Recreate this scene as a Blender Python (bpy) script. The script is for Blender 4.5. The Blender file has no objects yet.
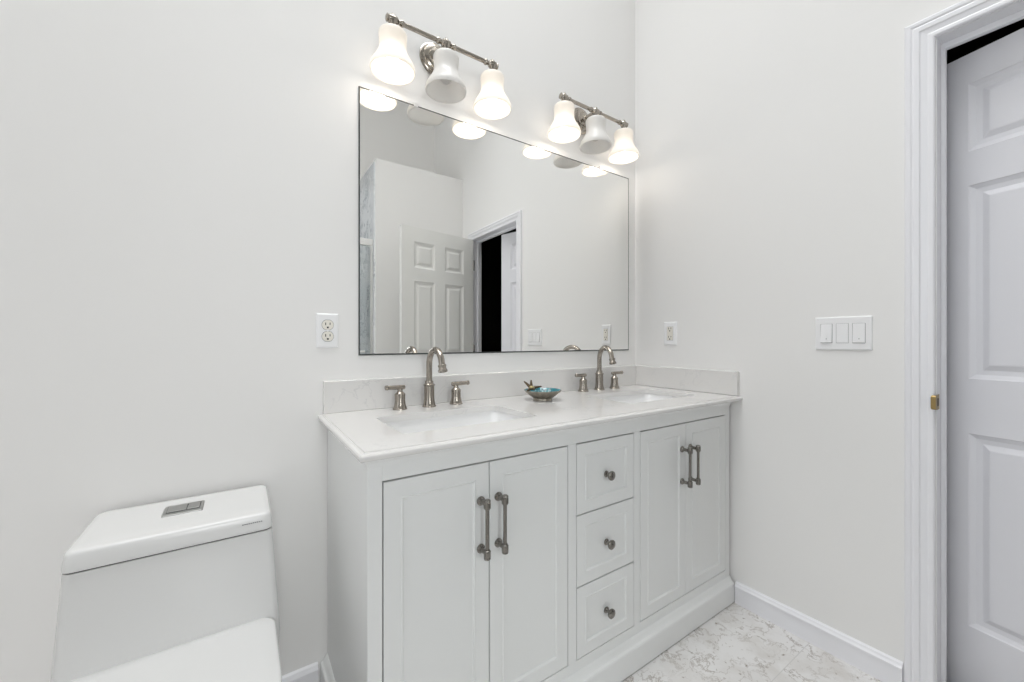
import bpy, bmesh, math, random
from mathutils import Vector, Matrix
random.seed(7)
S = bpy.context.scene
COL = S.collection
PI = math.pi

# ------------------------------------------------------------------ camera
cam_d = bpy.data.cameras.new('camera'); cam = bpy.data.objects.new('camera', cam_d); COL.objects.link(cam)
cam_d.sensor_width = 36.0; cam_d.sensor_fit = 'HORIZONTAL'
cam_d.lens = 398.43 * 36.0 / 1024.0
cam_d.clip_start = 0.02; cam_d.clip_end = 60
cam.location = (-1.7618, -1.4170, 1.1243)
cam.rotation_euler = (PI / 2, 0, -0.5935)
S.camera = cam

# ------------------------------------------------------------------ world, exposure
S.view_settings.view_transform = 'Standard'
S.view_settings.look = 'None'
S.view_settings.gamma = 1.0
S.view_settings.use_curve_mapping = False
S.view_settings.exposure = 0.085
S.cycles.use_denoising = True
S.cycles.max_bounces = 14
S.cycles.diffuse_bounces = 8
S.cycles.glossy_bounces = 6
S.cycles.transmission_bounces = 8
S.cycles.transparent_max_bounces = 12
S.cycles.caustics_reflective = False
S.cycles.caustics_refractive = False
S.cycles.sample_clamp_indirect = 4.0
W = bpy.data.worlds.new('world'); S.world = W; W.use_nodes = True
W.node_tree.nodes['Background'].inputs[0].default_value = (0.80, 0.88, 1.0, 1)
W.node_tree.nodes['Background'].inputs[1].default_value = 1.2

def area_light(name, loc, rot, sx, sy, power, color):
    d = bpy.data.lights.new(name, 'AREA'); d.shape = 'RECTANGLE'; d.size = sx; d.size_y = sy
    d.energy = power; d.color = color
    o = bpy.data.objects.new(name, d); COL.objects.link(o); o.location = loc; o.rotation_euler = rot
    return o
# added fill lamps just outside the made-up left, bay and ceiling windows
FILL_COL = (1.0, 0.985, 0.975)
area_light('added_left_fill', (-3.46, -1.62, 1.72), (0, -PI / 2, 0), 1.5, 1.35, 9.5, FILL_COL)
area_light('added_rear_fill', (-1.80, -5.00, 1.85), (PI / 2, 0, -0.12), 1.0, 2.0, 56, FILL_COL)
area_light('added_top_fill', (-1.75, -0.735, 5.42), (0, 0, 0), 2.6, 1.13, 114, FILL_COL)
LAMP_EMIT = 0.05
LAMP_POWER = 0.40
LAMP_COL = (1.0, 0.90, 0.77)

# ------------------------------------------------------------------ materials
def mat(name, color, rough=0.5, metal=0.0, spec=0.5, coat=0.0, coat_rough=0.05):
    m = bpy.data.materials.new(name); m.use_nodes = True
    b = m.node_tree.nodes['Principled BSDF']
    b.inputs['Base Color'].default_value = (*color, 1); b.inputs['Roughness'].default_value = rough
    b.inputs['Metallic'].default_value = metal; b.inputs['Specular IOR Level'].default_value = spec
    b.inputs['Coat Weight'].default_value = coat; b.inputs['Coat Roughness'].default_value = coat_rough
    return m
def nodes(m): return m.node_tree.nodes, m.node_tree.links, m.node_tree.nodes['Principled BSDF']
def bump(m, scale, strength, dist=0.002, detail=3):
    n, l, b = nodes(m)
    tc = n.new('ShaderNodeTexCoord'); t = n.new('ShaderNodeTexNoise'); t.inputs['Scale'].default_value = scale
    t.inputs['Detail'].default_value = detail
    bp = n.new('ShaderNodeBump'); bp.inputs['Strength'].default_value = strength; bp.inputs['Distance'].default_value = dist
    l.new(tc.outputs['Object'], t.inputs['Vector']); l.new(t.outputs['Fac'], bp.inputs['Height']); l.new(bp.outputs['Normal'], b.inputs['Normal'])

def veined(name, base, vein, scale, width, amount, rough, blotch=None, bscale=3.0, warp=0.6, mask=(0.42, 0.66)):
    """stone: thin veins where a warped noise crosses its middle"""
    m = mat(name, base, rough); n, l, b = nodes(m)
    tc = n.new('ShaderNodeTexCoord')
    w = n.new('ShaderNodeTexNoise'); w.inputs['Scale'].default_value = scale * 1.7; w.inputs['Detail'].default_value = 5
    l.new(tc.outputs['Object'], w.inputs['Vector'])
    mx = n.new('ShaderNodeVectorMath'); mx.operation = 'MULTIPLY_ADD'
    mx.inputs[1].default_value = (warp / scale,) * 3
    l.new(w.outputs['Color'], mx.inputs[0]); l.new(tc.outputs['Object'], mx.inputs[2])
    t = n.new('ShaderNodeTexNoise'); t.inputs['Scale'].default_value = scale; t.inputs['Detail'].default_value = 6
    t.inputs['Roughness'].default_value = 0.62
    l.new(mx.outputs[0], t.inputs['Vector'])
    s = n.new('ShaderNodeMath'); s.operation = 'SUBTRACT'; s.inputs[1].default_value = 0.5; l.new(t.outputs['Fac'], s.inputs[0])
    a = n.new('ShaderNodeMath'); a.operation = 'ABSOLUTE'; l.new(s.outputs[0], a.inputs[0])
    r = n.new('ShaderNodeMapRange'); r.inputs['From Min'].default_value = 0.0; r.inputs['From Max'].default_value = width
    r.inputs['To Min'].default_value = 1.0; r.inputs['To Max'].default_value = 0.0
    l.new(a.outputs[0], r.inputs['Value'])
    k = n.new('ShaderNodeTexNoise'); k.inputs['Scale'].default_value = scale * 0.8; k.inputs['Detail'].default_value = 2
    l.new(tc.outputs['Object'], k.inputs['Vector'])
    kr = n.new('ShaderNodeMapRange'); kr.inputs['From Min'].default_value = mask[0]; kr.inputs['From Max'].default_value = mask[1]
    l.new(k.outputs['Fac'], kr.inputs['Value'])
    p = n.new('ShaderNodeMath'); p.operation = 'MULTIPLY'; l.new(r.outputs[0], p.inputs[0]); l.new(kr.outputs[0], p.inputs[1])
    q = n.new('ShaderNodeMath'); q.operation = 'MULTIPLY'; q.inputs[1].default_value = amount; l.new(p.outputs[0], q.inputs[0])
    c = n.new('ShaderNodeMix'); c.data_type = 'RGBA'
    c.inputs[6].default_value = (*base, 1); c.inputs[7].default_value = (*vein, 1)
    l.new(q.outputs[0], c.inputs[0])
    out = c.outputs[2]
    if blotch:
        bn = n.new('ShaderNodeTexNoise'); bn.inputs['Scale'].default_value = bscale; bn.inputs['Detail'].default_value = 5
        l.new(mx.outputs[0], bn.inputs['Vector'])
        br = n.new('ShaderNodeMapRange'); br.inputs['From Min'].default_value = 0.45; br.inputs['From Max'].default_value = 0.72
        l.new(bn.outputs['Fac'], br.inputs['Value'])
        c2 = n.new('ShaderNodeMix'); c2.data_type = 'RGBA'; c2.inputs[7].default_value = (*blotch, 1)
        l.new(out, c2.inputs[6]); l.new(br.outputs[0], c2.inputs[0]); out = c2.outputs[2]
    l.new(out, b.inputs['Base Color'])
    return m, out

M = {}
M['wall'] = mat('wall_paint', (0.832, 0.825, 0.815), 0.6, spec=0.3); bump(M['wall'], 160, 0.06, 0.001)
M['ceiling'] = mat('ceiling_paint', (0.83, 0.83, 0.82), 0.7, spec=0.2)
M['trim'] = mat('trim_paint', (0.83, 0.83, 0.86), 0.32)
M['door'] = mat('door_paint', (0.80, 0.80, 0.775), 0.38); bump(M['door'], 60, 0.05, 0.001)
M['hall_door'] = mat('cool_white_hall_door', (0.735, 0.735, 0.77), 0.38); bump(M['hall_door'], 60, 0.05, 0.001)  # slightly cooler and darker than the bathroom door
M['cab'] = mat('cabinet_paint', (0.81, 0.818, 0.813), 0.36)
M['gap'] = mat('gap_shade_black', (0.02, 0.02, 0.02), 0.8)
M['porcelain'] = mat('white_porcelain', (0.71, 0.71, 0.705), 0.25, coat=0.3, coat_rough=0.14)
M['sink'] = mat('sink_porcelain', (0.88, 0.88, 0.88), 0.12, coat=0.5)
M['nickel'] = mat('brushed_nickel', (0.36, 0.325, 0.285), 0.24, metal=1.0)
M['nickel_dark'] = mat('satin_nickel', (0.25, 0.235, 0.215), 0.22, metal=1.0)
M['polished'] = mat('polished_nickel', (0.40, 0.365, 0.32), 0.17, metal=1.0)
M['chrome'] = mat('chrome', (0.85, 0.85, 0.85), 0.35, metal=1.0)
M['brass'] = mat('aged_brass', (0.32, 0.23, 0.10), 0.35, metal=1.0)
M['soft_gap_shade'] = mat('grey_gap_shade', (0.30, 0.30, 0.30), 0.5)
M['black'] = mat('black_slot', (0.012, 0.012, 0.012), 0.6)
M['plate'] = mat('white_plastic', (0.86, 0.86, 0.87), 0.25)
M['ivory'] = mat('ivory_plastic', (0.80, 0.77, 0.70), 0.35)
M['grey_mark'] = mat('grey_print', (0.16, 0.16, 0.17), 0.5)
M['dark_edge'] = mat('mirror_edge', (0.05, 0.055, 0.055), 0.35)
M['hall'] = mat('hall_unlit_black', (0.018, 0.016, 0.015), 0.85)  # near-black colour stands in for the lack of light in the hall
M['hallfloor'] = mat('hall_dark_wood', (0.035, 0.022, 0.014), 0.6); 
M['mirror'] = mat('silvered_glass', (0.955, 0.955, 0.94), 0.0, metal=1.0)
M['pewter'] = mat('pewter', (0.33, 0.30, 0.25), 0.38, metal=0.75); bump(M['pewter'], 190, 0.5, 0.003)
M['bronze'] = mat('dark_bronze', (0.13, 0.095, 0.06), 0.42, metal=0.7); bump(M['bronze'], 220, 0.4, 0.002)
M['gold'] = mat('old_gold', (0.40, 0.33, 0.17), 0.4, metal=0.7)
M['unlit'] = mat('unlit_opal_glass', (0.90, 0.89, 0.875), 0.28)
M['flush'] = mat('flush_satin_metal', (0.42, 0.42, 0.41), 0.33, metal=1.0)
M['groove'] = mat('dark_groove', (0.05, 0.05, 0.05), 0.7)

m = mat('teal_glaze', (0.01, 0.16, 0.21), 0.16, coat=0.5); n, l, b = nodes(m)
tc = n.new('ShaderNodeTexCoord'); t = n.new('ShaderNodeTexVoronoi'); t.inputs['Scale'].default_value = 70
rp = n.new('ShaderNodeValToRGB'); rp.color_ramp.elements[0].color = (0.002, 0.035, 0.055, 1); rp.color_ramp.elements[1].color = (0.02, 0.24, 0.29, 1)
l.new(tc.outputs['Object'], t.inputs['Vector']); l.new(t.outputs['Distance'], rp.inputs[0]); l.new(rp.outputs[0], b.inputs['Base Color'])
rp.color_ramp.elements[1].position = 0.75
M['teal'] = m

M['quartz'], _ = veined('white_quartz', (0.74, 0.728, 0.715), (0.44, 0.44, 0.46), 3.2, 0.010, 0.32, 0.11)
M['marble'], _ = veined('grey_veined_marble', (0.83, 0.845, 0.86), (0.30, 0.33, 0.37), 4.5, 0.035, 0.95, 0.12, blotch=(0.68, 0.71, 0.745), bscale=4.5, warp=1.3, mask=(0.36, 0.58))

# floor: big stone tiles, thin joints, brown-grey veins
m, out = veined('stone_tile', (0.745, 0.735, 0.728), (0.30, 0.26, 0.225), 10.0, 0.022, 0.85, 0.34, blotch=(0.60, 0.575, 0.548), bscale=8.0, warp=1.0, mask=(0.33, 0.56))
n, l, b = nodes(m)
tc = n.new('ShaderNodeTexCoord'); sx = n.new('ShaderNodeSeparateXYZ'); l.new(tc.outputs['Object'], sx.inputs[0])
def joint(sock, off, period):
    a = n.new('ShaderNodeMath'); a.operation = 'ADD'; a.inputs[1].default_value = off; l.new(sock, a.inputs[0])
    p = n.new('ShaderNodeMath'); p.operation = 'PINGPONG'; p.inputs[1].default_value = period / 2; l.new(a.outputs[0], p.inputs[0])
    c = n.new('ShaderNodeMath'); c.operation = 'LESS_THAN'; c.inputs[1].default_value = 0.0013; l.new(p.outputs[0], c.inputs[0])
    return c.outputs[0]
j1 = joint(sx.outputs[0], 12.2 + 0.90, 1.22); j2 = joint(sx.outputs[1], 6.1 + 0.806, 0.61)
mxm = n.new('ShaderNodeMath'); mxm.operation = 'MAXIMUM'; l.new(j1, mxm.inputs[0]); l.new(j2, mxm.inputs[1])
# small dark pits
pn = n.new('ShaderNodeTexNoise'); pn.inputs['Scale'].default_value = 42; pn.inputs['Detail'].default_value = 3; l.new(tc.outputs['Object'], pn.inputs['Vector'])
pr = n.new('ShaderNodeMapRange'); pr.inputs['From Min'].default_value = 0.655; pr.inputs['From Max'].default_value = 0.74; l.new(pn.outputs['Fac'], pr.inputs['Value'])
c3 = n.new('ShaderNodeMix'); c3.data_type = 'RGBA'; c3.inputs[7].default_value = (0.28, 0.24, 0.20, 1)
l.new(out, c3.inputs[6]); l.new(pr.outputs[0], c3.inputs[0])
c4 = n.new('ShaderNodeMix'); c4.data_type = 'RGBA'; c4.inputs[7].default_value = (0.58, 0.57, 0.56, 1)
l.new(c3.outputs[2], c4.inputs[6]); l.new(mxm.outputs[0], c4.inputs[0]); l.new(c4.outputs[2], b.inputs['Base Color'])
M['floor'] = m

m = mat('lit_opal_glass', (0.82, 0.80, 0.77), 0.25); n, l, b = nodes(m)
b.inputs['Emission Color'].default_value = (*LAMP_COL, 1); b.inputs['Emission Strength'].default_value = LAMP_EMIT
M['lit'] = m
def opal(m):
    n, l, b = nodes(m); t = n.new('ShaderNodeBsdfTranslucent'); t.inputs[0].default_value = (0.97, 0.96, 0.945, 1)
    x = n.new('ShaderNodeMixShader'); x.inputs[0].default_value = 0.45
    l.new(b.outputs[0], x.inputs[1]); l.new(t.outputs[0], x.inputs[2]); l.new(x.outputs[0], n['Material Output'].inputs[0])
opal(M['lit']); opal(M['unlit'])
m = mat('glowing_bulb', (1, 1, 1), 0.4); n, l, b = nodes(m)
b.inputs['Emission Color'].default_value = (*LAMP_COL, 1); b.inputs['Emission Strength'].default_value = 1.5
M['bulb'] = m
M['bulb_off'] = mat('frosted_bulb', (0.72, 0.70, 0.67), 0.3)

def thin_glass(name, tint, refl):
    m = bpy.data.materials.new(name); m.use_nodes = True; n = m.node_tree.nodes; l = m.node_tree.links
    n.remove(n['Principled BSDF']); o = n['Material Output']
    t = n.new('ShaderNodeBsdfTransparent'); t.inputs[0].default_value = (*tint, 1)
    g = n.new('ShaderNodeBsdfGlossy'); g.inputs['Roughness'].default_value = 0.02
    f = n.new('ShaderNodeFresnel'); f.inputs[0].default_value = 1.5
    mu = n.new('ShaderNodeMath'); mu.operation = 'MULTIPLY'; mu.inputs[1].default_value = refl; l.new(f.outputs[0], mu.inputs[0])
    x = n.new('ShaderNodeMixShader'); l.new(mu.outputs[0], x.inputs[0]); l.new(t.outputs[0], x.inputs[1]); l.new(g.outputs[0], x.inputs[2])
    l.new(x.outputs[0], o.inputs[0]); return m
M['glass'] = thin_glass('shower_glass', (0.97, 0.985, 0.98), 1.3)
M['pane'] = thin_glass('window_glass', (0.97, 0.98, 0.98), 1.0)

# ------------------------------------------------------------------ mesh helpers
def obj(name, bm, m, parent=None, smooth=False, bevel=0.0, seg=2, loc=None, recalc=True):
    if recalc: bmesh.ops.recalc_face_normals(bm, faces=bm.faces)
    me = bpy.data.meshes.new(name); bm.to_mesh(me); bm.free()
    me.materials.append(m)
    o = bpy.data.objects.new(name, me); COL.objects.link(o)
    if parent is not None: o.parent = parent
    if loc: o.location = loc
    if smooth:
        for p in me.polygons: p.use_smooth = True
    if bevel:
        b = o.modifiers.new('bevel', 'BEVEL'); b.width = bevel; b.segments = seg; b.limit_method = 'ANGLE'; b.angle_limit = math.radians(40)
        b.harden_normals = False
    return o
def autosmooth(o, ang=35):
    me = o.data
    for p in me.polygons: p.use_smooth = True
    bm = bmesh.new(); bm.from_mesh(me)
    for e in bm.edges:
        if len(e.link_faces) == 2: e.smooth = e.calc_face_angle(0) < math.radians(ang)
    bm.to_mesh(me); bm.free(); return o
def box(bm, x0, x1, y0, y1, z0, z1):
    v = [bm.verts.new(p) for p in ((x0,y0,z0),(x1,y0,z0),(x1,y1,z0),(x0,y1,z0),(x0,y0,z1),(x1,y0,z1),(x1,y1,z1),(x0,y1,z1))]
    for f in ((0,3,2,1),(4,5,6,7),(0,1,5,4),(1,2,6,5),(2,3,7,6),(3,0,4,7)): bm.faces.new([v[i] for i in f])
def boxes(*L):
    bm = bmesh.new()
    for b in L: box(bm, *b)
    return bm
def lathe(bm, prof, n=32, mtx=None, cap0=True, cap1=True):
    """prof: (radius, height) along +z"""
    mtx = mtx or Matrix()
    rings = []
    for r, z in prof:
        if r < 1e-6: rings.append([bm.verts.new(mtx @ Vector((0, 0, z)))])
        else: rings.append([bm.verts.new(mtx @ Vector((r*math.cos(2*PI*i/n), r*math.sin(2*PI*i/n), z))) for i in range(n)])
    for a, b in zip(rings, rings[1:]):
        for i in range(n):
            j = (i+1) % n
            if len(a) == 1 and len(b) == 1: continue
            if len(a) == 1: bm.faces.new((a[0], b[i], b[j]))
            elif len(b) == 1: bm.faces.new((a[i], a[j], b[0]))
            else: bm.faces.new((a[i], a[j], b[j], b[i]))
    if cap0 and len(rings[0]) > 1: bm.faces.new(rings[0][::-1])
    if cap1 and len(rings[-1]) > 1: bm.faces.new(rings[-1])
def tube(bm, pts, rad, n=16, cap=True):
    pts = [Vector(p) for p in pts]; rads = rad if isinstance(rad, (list, tuple)) else [rad]*len(pts)
    rings = []; up = None
    for i, p in enumerate(pts):
        t = (pts[min(i+1, len(pts)-1)] - pts[max(i-1, 0)]).normalized()
        if up is None: up = Vector((1,0,0)) if abs(t.x) < 0.9 else Vector((0,0,1))
        a = t.cross(up).normalized(); b = a.cross(t).normalized(); up = b
        rings.append([bm.verts.new(p + rads[i]*(a*math.cos(2*PI*k/n) + b*math.sin(2*PI*k/n))) for k in range(n)])
    for a, b in zip(rings, rings[1:]):
        for k in range(n): bm.faces.new((a[k], a[(k+1)%n], b[(k+1)%n], b[k]))
    if cap: bm.faces.new(rings[0][::-1]); bm.faces.new(rings[-1])
def sphere(bm, c, r, u=20, v=12, scale=(1,1,1)):
    bmesh.ops.create_uvsphere(bm, u_segments=u, v_segments=v, radius=r, matrix=Matrix.Translation(c) @ Matrix.Diagonal((*scale, 1)))
def rrect(x0, x1, y0, y1, r, n=6):
    """rounded rectangle outline, counter-clockwise"""
    P = []
    for cx, cy, a in ((x1-r, y1-r, 0), (x0+r, y1-r, PI/2), (x0+r, y0+r, PI), (x1-r, y0+r, 3*PI/2)):
        for i in range(n+1): P.append((cx + r*math.cos(a + PI/2*i/n), cy + r*math.sin(a + PI/2*i/n)))
    return P
def loft(bm, sections, cap0=True, cap1=True):
    R = [[bm.verts.new(p) for p in s] for s in sections]
    n = len(R[0])
    for a, b in zip(R, R[1:]):
        for i in range(n): bm.faces.new((a[i], a[(i+1)%n], b[(i+1)%n], b[i]))
    if cap0: bm.faces.new(R[0][::-1])
    if cap1: bm.faces.new(R[-1])
    return R
def sweep(bm, path, prof, closed=False, cap=True):
    """mitred sweep in the plane of (path, outward): path = list of (p, outward dirs computed) ; prof = [(offset, height)] ;
       path points are 2D (u,v); offset goes to the left of the travel direction; result (u,v,h) mapped by caller via returned verts"""
    n = len(path); rings = []
    for i, p in enumerate(path):
        p = Vector(p)
        def nrm(a, b):
            d = (Vector(b) - Vector(a)).normalized(); return Vector((-d.y, d.x))
        if closed or 0 < i < n-1:
            n1 = nrm(path[i-1], path[i]); n2 = nrm(path[i], path[(i+1) % n]); mvec = (n1+n2); mvec = mvec / (mvec.length_squared/2) 
        elif i == 0: mvec = nrm(path[0], path[1])
        else: mvec = nrm(path[-2], path[-1])
        rings.append([bm.verts.new((p.x + mvec.x*o, p.y + mvec.y*o, h)) for o, h in prof])
    k = len(prof)
    pairs = list(zip(rings, rings[1:])) + ([(rings[-1], rings[0])] if closed else [])
    for a, b in pairs:
        for i in range(k): 
            j = (i+1) % k
            bm.faces.new((a[i], a[j], b[j], b[i]))
    if cap and not closed: bm.faces.new(rings[0][::-1]); bm.faces.new(rings[-1])
    return [v for r in rings for v in r]
def remap(verts, fn):
    for v in verts: v.co = Vector(fn(v.co))
def rings_rect(bm, x0, x1, z0, z1, y0, s, rings):
    """nested rectangles: (inset, height) ; face normal is s*y ; the last ring is capped"""
    R = []
    for ins, h in rings:
        y = y0 + s*h
        R.append([bm.verts.new(p) for p in ((x0+ins,y,z0+ins),(x1-ins,y,z0+ins),(x1-ins,y,z1-ins),(x0+ins,y,z1-ins))])
    for a, b in zip(R, R[1:]):
        for i in range(4): bm.faces.new((a[i], a[(i+1)%4], b[(i+1)%4], b[i]))
    bm.faces.new(R[-1])
def tag(o, label=None, cat=None, group=None, kind=None):
    if label: o['label'] = label
    if cat: o['category'] = cat
    if group: o['group'] = group
    if kind: o['kind'] = kind
    return o
def empty(name, loc, label, cat, group=None):
    o = bpy.data.objects.new(name, None); COL.objects.link(o); o.location = loc; o.empty_display_size = 0.05
    return tag(o, label, cat, group)
def struct(name, bm, m, label, cat, parent=None, **k):
    o = obj(name, bm, m, parent, **k); tag(o, label, cat, None, 'structure'); return o
def copy_tree(o, parent=None):
    c = o.copy(); COL.objects.link(c)
    if parent is not None: c.parent = parent
    for ch in list(o.children): copy_tree(ch, c)
    return c

# ------------------------------------------------------------------ room shell
XL, YF, ZC = -3.2, -2.75, 3.9
XA, YA = -0.826, -4.7                         # unseen bay behind the camera, added so fill reaches the vanity evenly
WT = 0.090                                   # right wall thickness
struct('floor', boxes((XL, 0.0, YF, 0.0, -0.1, 0.0), (XL, XA, YA, YF, -0.1, 0.0)), M['floor'], 'pale stone tile floor with brown veins', 'floor')
KX0, KX1, KY0, KY1 = -3.08, -0.42, -1.35, -0.12     # opening of the added skylight
struct('ceiling', boxes((XL, XA, YA, YF, ZC, ZC+0.1), (XL, KX0, YF, 0.0, ZC, ZC+0.1), (KX1, 0.0, YF, 0.0, ZC, ZC+0.1), (KX0, KX1, YF, KY0, ZC, ZC+0.1), (KX0, KX1, KY1, 0.0, ZC, ZC+0.1)), M['ceiling'], 'white painted ceiling high above', 'ceiling')
struct('wall_back', boxes((XL, WT, 0.0, 0.12, -0.1, ZC+0.1)), M['wall'], 'white wall behind the vanity, mirror and toilet', 'wall')
OY0, OY1, OZ = -1.853, -1.133, 2.054         # rough doorway
struct('wall_right', boxes((0, WT, OY1, 0.0, -0.1, ZC+0.1), (0, WT, YF, OY0, -0.1, ZC+0.1), (0, WT, OY0, OY1, OZ, ZC+0.1)), M['wall'],
       'white side wall with the outlet, switches and doorway', 'wall')
struct('wall_far', boxes((XA, WT, YF-0.12, YF, -0.1, ZC+0.1)), M['wall'], 'white far wall seen in the mirror above the partition', 'wall')
struct('wall_added_bay', boxes((XA, XA+0.12, YA-0.12, YF-0.12, -0.1, ZC+0.1)), M['wall'], 'white side wall of the added bay behind the camera', 'wall')
WX0, WX1, WZ0, WZ1 = -2.30, -1.30, 0.85, 2.85
struct('wall_added_bay_end', boxes((XL, WX0, YA-0.12, YA, -0.1, ZC+0.1), (WX1, XA, YA-0.12, YA, -0.1, ZC+0.1), (WX0, WX1, YA-0.12, YA, -0.1, WZ0), (WX0, WX1, YA-0.12, YA, WZ1, ZC+0.1)), M['wall'],
       'white end wall of the added bay with a tall made-up window', 'wall')
# unseen left wall with an added window opening
struct('wall_left', boxes((XL-0.12, XL, YA, -2.35, -0.1, ZC+0.1), (XL-0.12, XL, -0.9, 0, -0.1, ZC+0.1), (XL-0.12, XL, -2.35, -0.9, -0.1, 0.95),
       (XL-0.12, XL, -2.35, -0.9, 2.45, ZC+0.1)), M['wall'], 'white left wall with an added window', 'wall')
def window(name, y0, y1, z0, z1, label):
    f = 0.05
    o = struct(name, boxes((XL-0.10, XL-0.03, y0, y0+f, z0, z1), (XL-0.10, XL-0.03, y1-f, y1, z0, z1), (XL-0.10, XL-0.03, y0+f, y1-f, z0, z0+f), (XL-0.10, XL-0.03, y0+f, y1-f, z1-f, z1)),
               M['trim'], label, 'window')
    obj('added_window_pane', boxes((XL-0.07, XL-0.066, y0+f, y1-f, z0+f, z1-f)), M['pane'], o)
window('window_added_1', -2.35, -0.9, 0.95, 2.45, 'white framed window added in the unseen left wall')  # made-up window, gives the left fill lamp an opening
ZK = 5.2  # top of the added shaft that keeps skylight off the far wall
struct('wall_added_shaft', boxes((KX0-0.1, KX0, KY0-0.1, KY1+0.1, ZC+0.1, ZK), (KX1, KX1+0.1, KY0-0.1, KY1+0.1, ZC+0.1, ZK), (KX0, KX1, KY0-0.1, KY0, ZC+0.1, ZK), (KX0, KX1, KY1, KY1+0.1, ZC+0.1, ZK)),
       M['ceiling'], 'white walls of the added skylight shaft', 'skylight shaft')
f = 0.05
o = struct('window_added_3', boxes((WX0, WX0+f, YA-0.10, YA-0.03, WZ0, WZ1), (WX1-f, WX1, YA-0.10, YA-0.03, WZ0, WZ1), (WX0+f, WX1-f, YA-0.10, YA-0.03, WZ0, WZ0+f), (WX0+f, WX1-f, YA-0.10, YA-0.03, WZ1-f, WZ1)),
           M['trim'], 'tall white framed window added at the end of the bay', 'window')
obj('added_window_pane', boxes((WX0+f, WX1-f, YA-0.07, YA-0.066, WZ0+f, WZ1-f)), M['pane'], o)  # made-up bay window with the rear fill lamp behind it
o = struct('window_added_2', boxes((KX0, KX0+f, KY0, KY1, ZK, ZK+0.12), (KX1-f, KX1, KY0, KY1, ZK, ZK+0.12), (KX0+f, KX1-f, KY0, KY0+f, ZK, ZK+0.12), (KX0+f, KX1-f, KY1-f, KY1, ZK, ZK+0.12)),
           M['trim'], 'white framed skylight added in the unseen ceiling', 'window')
obj('added_window_pane', boxes((KX0+f, KX1-f, KY0+f, KY1-f, ZK+0.09, ZK+0.095)), M['pane'], o)  # made-up skylight under the top fill lamp
# partition beside the shower: plaster front, marble on the shower side
PX, PY, PZ = -0.826, -2.06, 2.684
struct('wall_partition', boxes((PX, 0.0, YF, PY, 0, PZ)), M['wall'], 'white half height partition reflected behind the open door', 'wall')
struct('trim_1', boxes((PX-0.012, PX, YA, PY-0.012, 0, PZ-0.03)), M['marble'], 'grey veined marble cladding on the shower side of the partition', 'marble cladding')
struct('wall_added_fin', boxes((-1.20, PX-0.012, YF-0.08, YF, 0, PZ-0.03)), M['marble'], 'narrow marble fin added behind the shower glass', 'wall')  # unseen fin, added to hide the bay window's reflection in the marble
struct('trim_2', boxes((-1.61, PX-0.012, PY-0.10, PY, 0, 0.10)), M['marble'], 'marble curb under the shower glass', 'curb')

# baseboards (profile: stepped top bead)
BB = [(0.0, 0.0), (0.013, 0.0), (0.013, 0.066), (0.0155, 0.068), (0.0155, 0.074), (0.010, 0.080), (0.0075, 0.086), (0.0, 0.090)]
def baseboard(name, p0, p1, label):
    bm = bmesh.new(); sweep(bm, [p0, p1], BB); return struct(name, bm, M['trim'], label, 'baseboard')
baseboard('baseboard_right', (0, -1.058), (0, -0.534), 'white baseboard along the wall under the light switches')
baseboard('baseboard_back', (-1.5625, 0), (XL, 0), 'white baseboard behind the toilet')
baseboard('baseboard_left', (XL, 0), (XL, YA), 'white baseboard along the left wall')
baseboard('baseboard_partition', (PX, PY), (0, PY), 'white baseboard along the partition')

# doorway: casing on the room side, jamb with stop
CAS = [(0.0, 0.0), (0.0, 0.010), (0.004, 0.0125), (0.012, 0.0125), (0.016, 0.011), (0.030, 0.0140), (0.033, 0.0175), (0.044, 0.0180), (0.048, 0.0165), (0.053, 0.0195), (0.061, 0.0195), (0.066, 0.016), (0.066, 0.0)]
def casing(yn, yf, zt, side, name, label):
    bm = bmesh.new()
    # travel so that 'left' points outwards from the opening: go up far jamb, across, down near jamb in (y,z)
    path = [(yn, 0.0), (yn, zt), (yf, zt), (yf, 0.0)]
    vs = sweep(bm, [(-y, z) for y, z in path], CAS)     # u = -y
    if side < 0: remap(vs, lambda c: (-c.z, -c.x, c.y))
    else: remap(vs, lambda c: (WT + c.z, -c.x, c.y))
    return struct(name, bm, M['trim'], label, 'door casing', bevel=0.0)
YN, YFJ, ZJ = -1.1335, -1.8525, 2.0535
casing(YN+0.0035, YFJ-0.0035, ZJ+0.002, -1, 'trim_3', 'white moulded casing around the doorway')


jam = boxes((-0.001, WT+0.001, YN, OY1+0.0005, 0.0, ZJ), (-0.001, WT+0.001, OY0-0.0005, YFJ, 0.0, ZJ), (-0.001, WT+0.001, YFJ, YN, ZJ-0.0001, OZ+0.0005))

jm = struct('trim_4', jam, M['trim'], 'white jamb lining the doorway', 'door jamb')
obj('door_stop', boxes((0.050, 0.068, YN-0.0105, YN, 0, ZJ-0.0185), (0.050, 0.068, YFJ, YFJ+0.0105, 0, ZJ-0.0185), (0.050, 0.068, YFJ, YN, ZJ-0.0185, ZJ)), M['trim'], jm, bevel=0.0015)
# brass strike plate with its lip curled over the casing edge
bm = bmesh.new()
box(bm, -0.012, 0.022, YN-0.0014, YN-0.0002, 0.914, 0.960)
pts = rrect(0.915, 0.959, -0.0245, -0.0105, 0.006, 4)
loft(bm, [[(x, YN-0.0014, z) for z, x in pts], [(x, YN+0.0012+0.0085*(-x-0.0105)/0.014, z) for z, x in pts]])
sp = obj('strike_plate', bm, M['brass'], jm); sp['label'] = 'small brass strike plate'
obj('latch_hole', boxes((-0.004, 0.012, YN-0.0018, YN-0.0014, 0.925, 0.949)), M['black'], sp)

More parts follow.
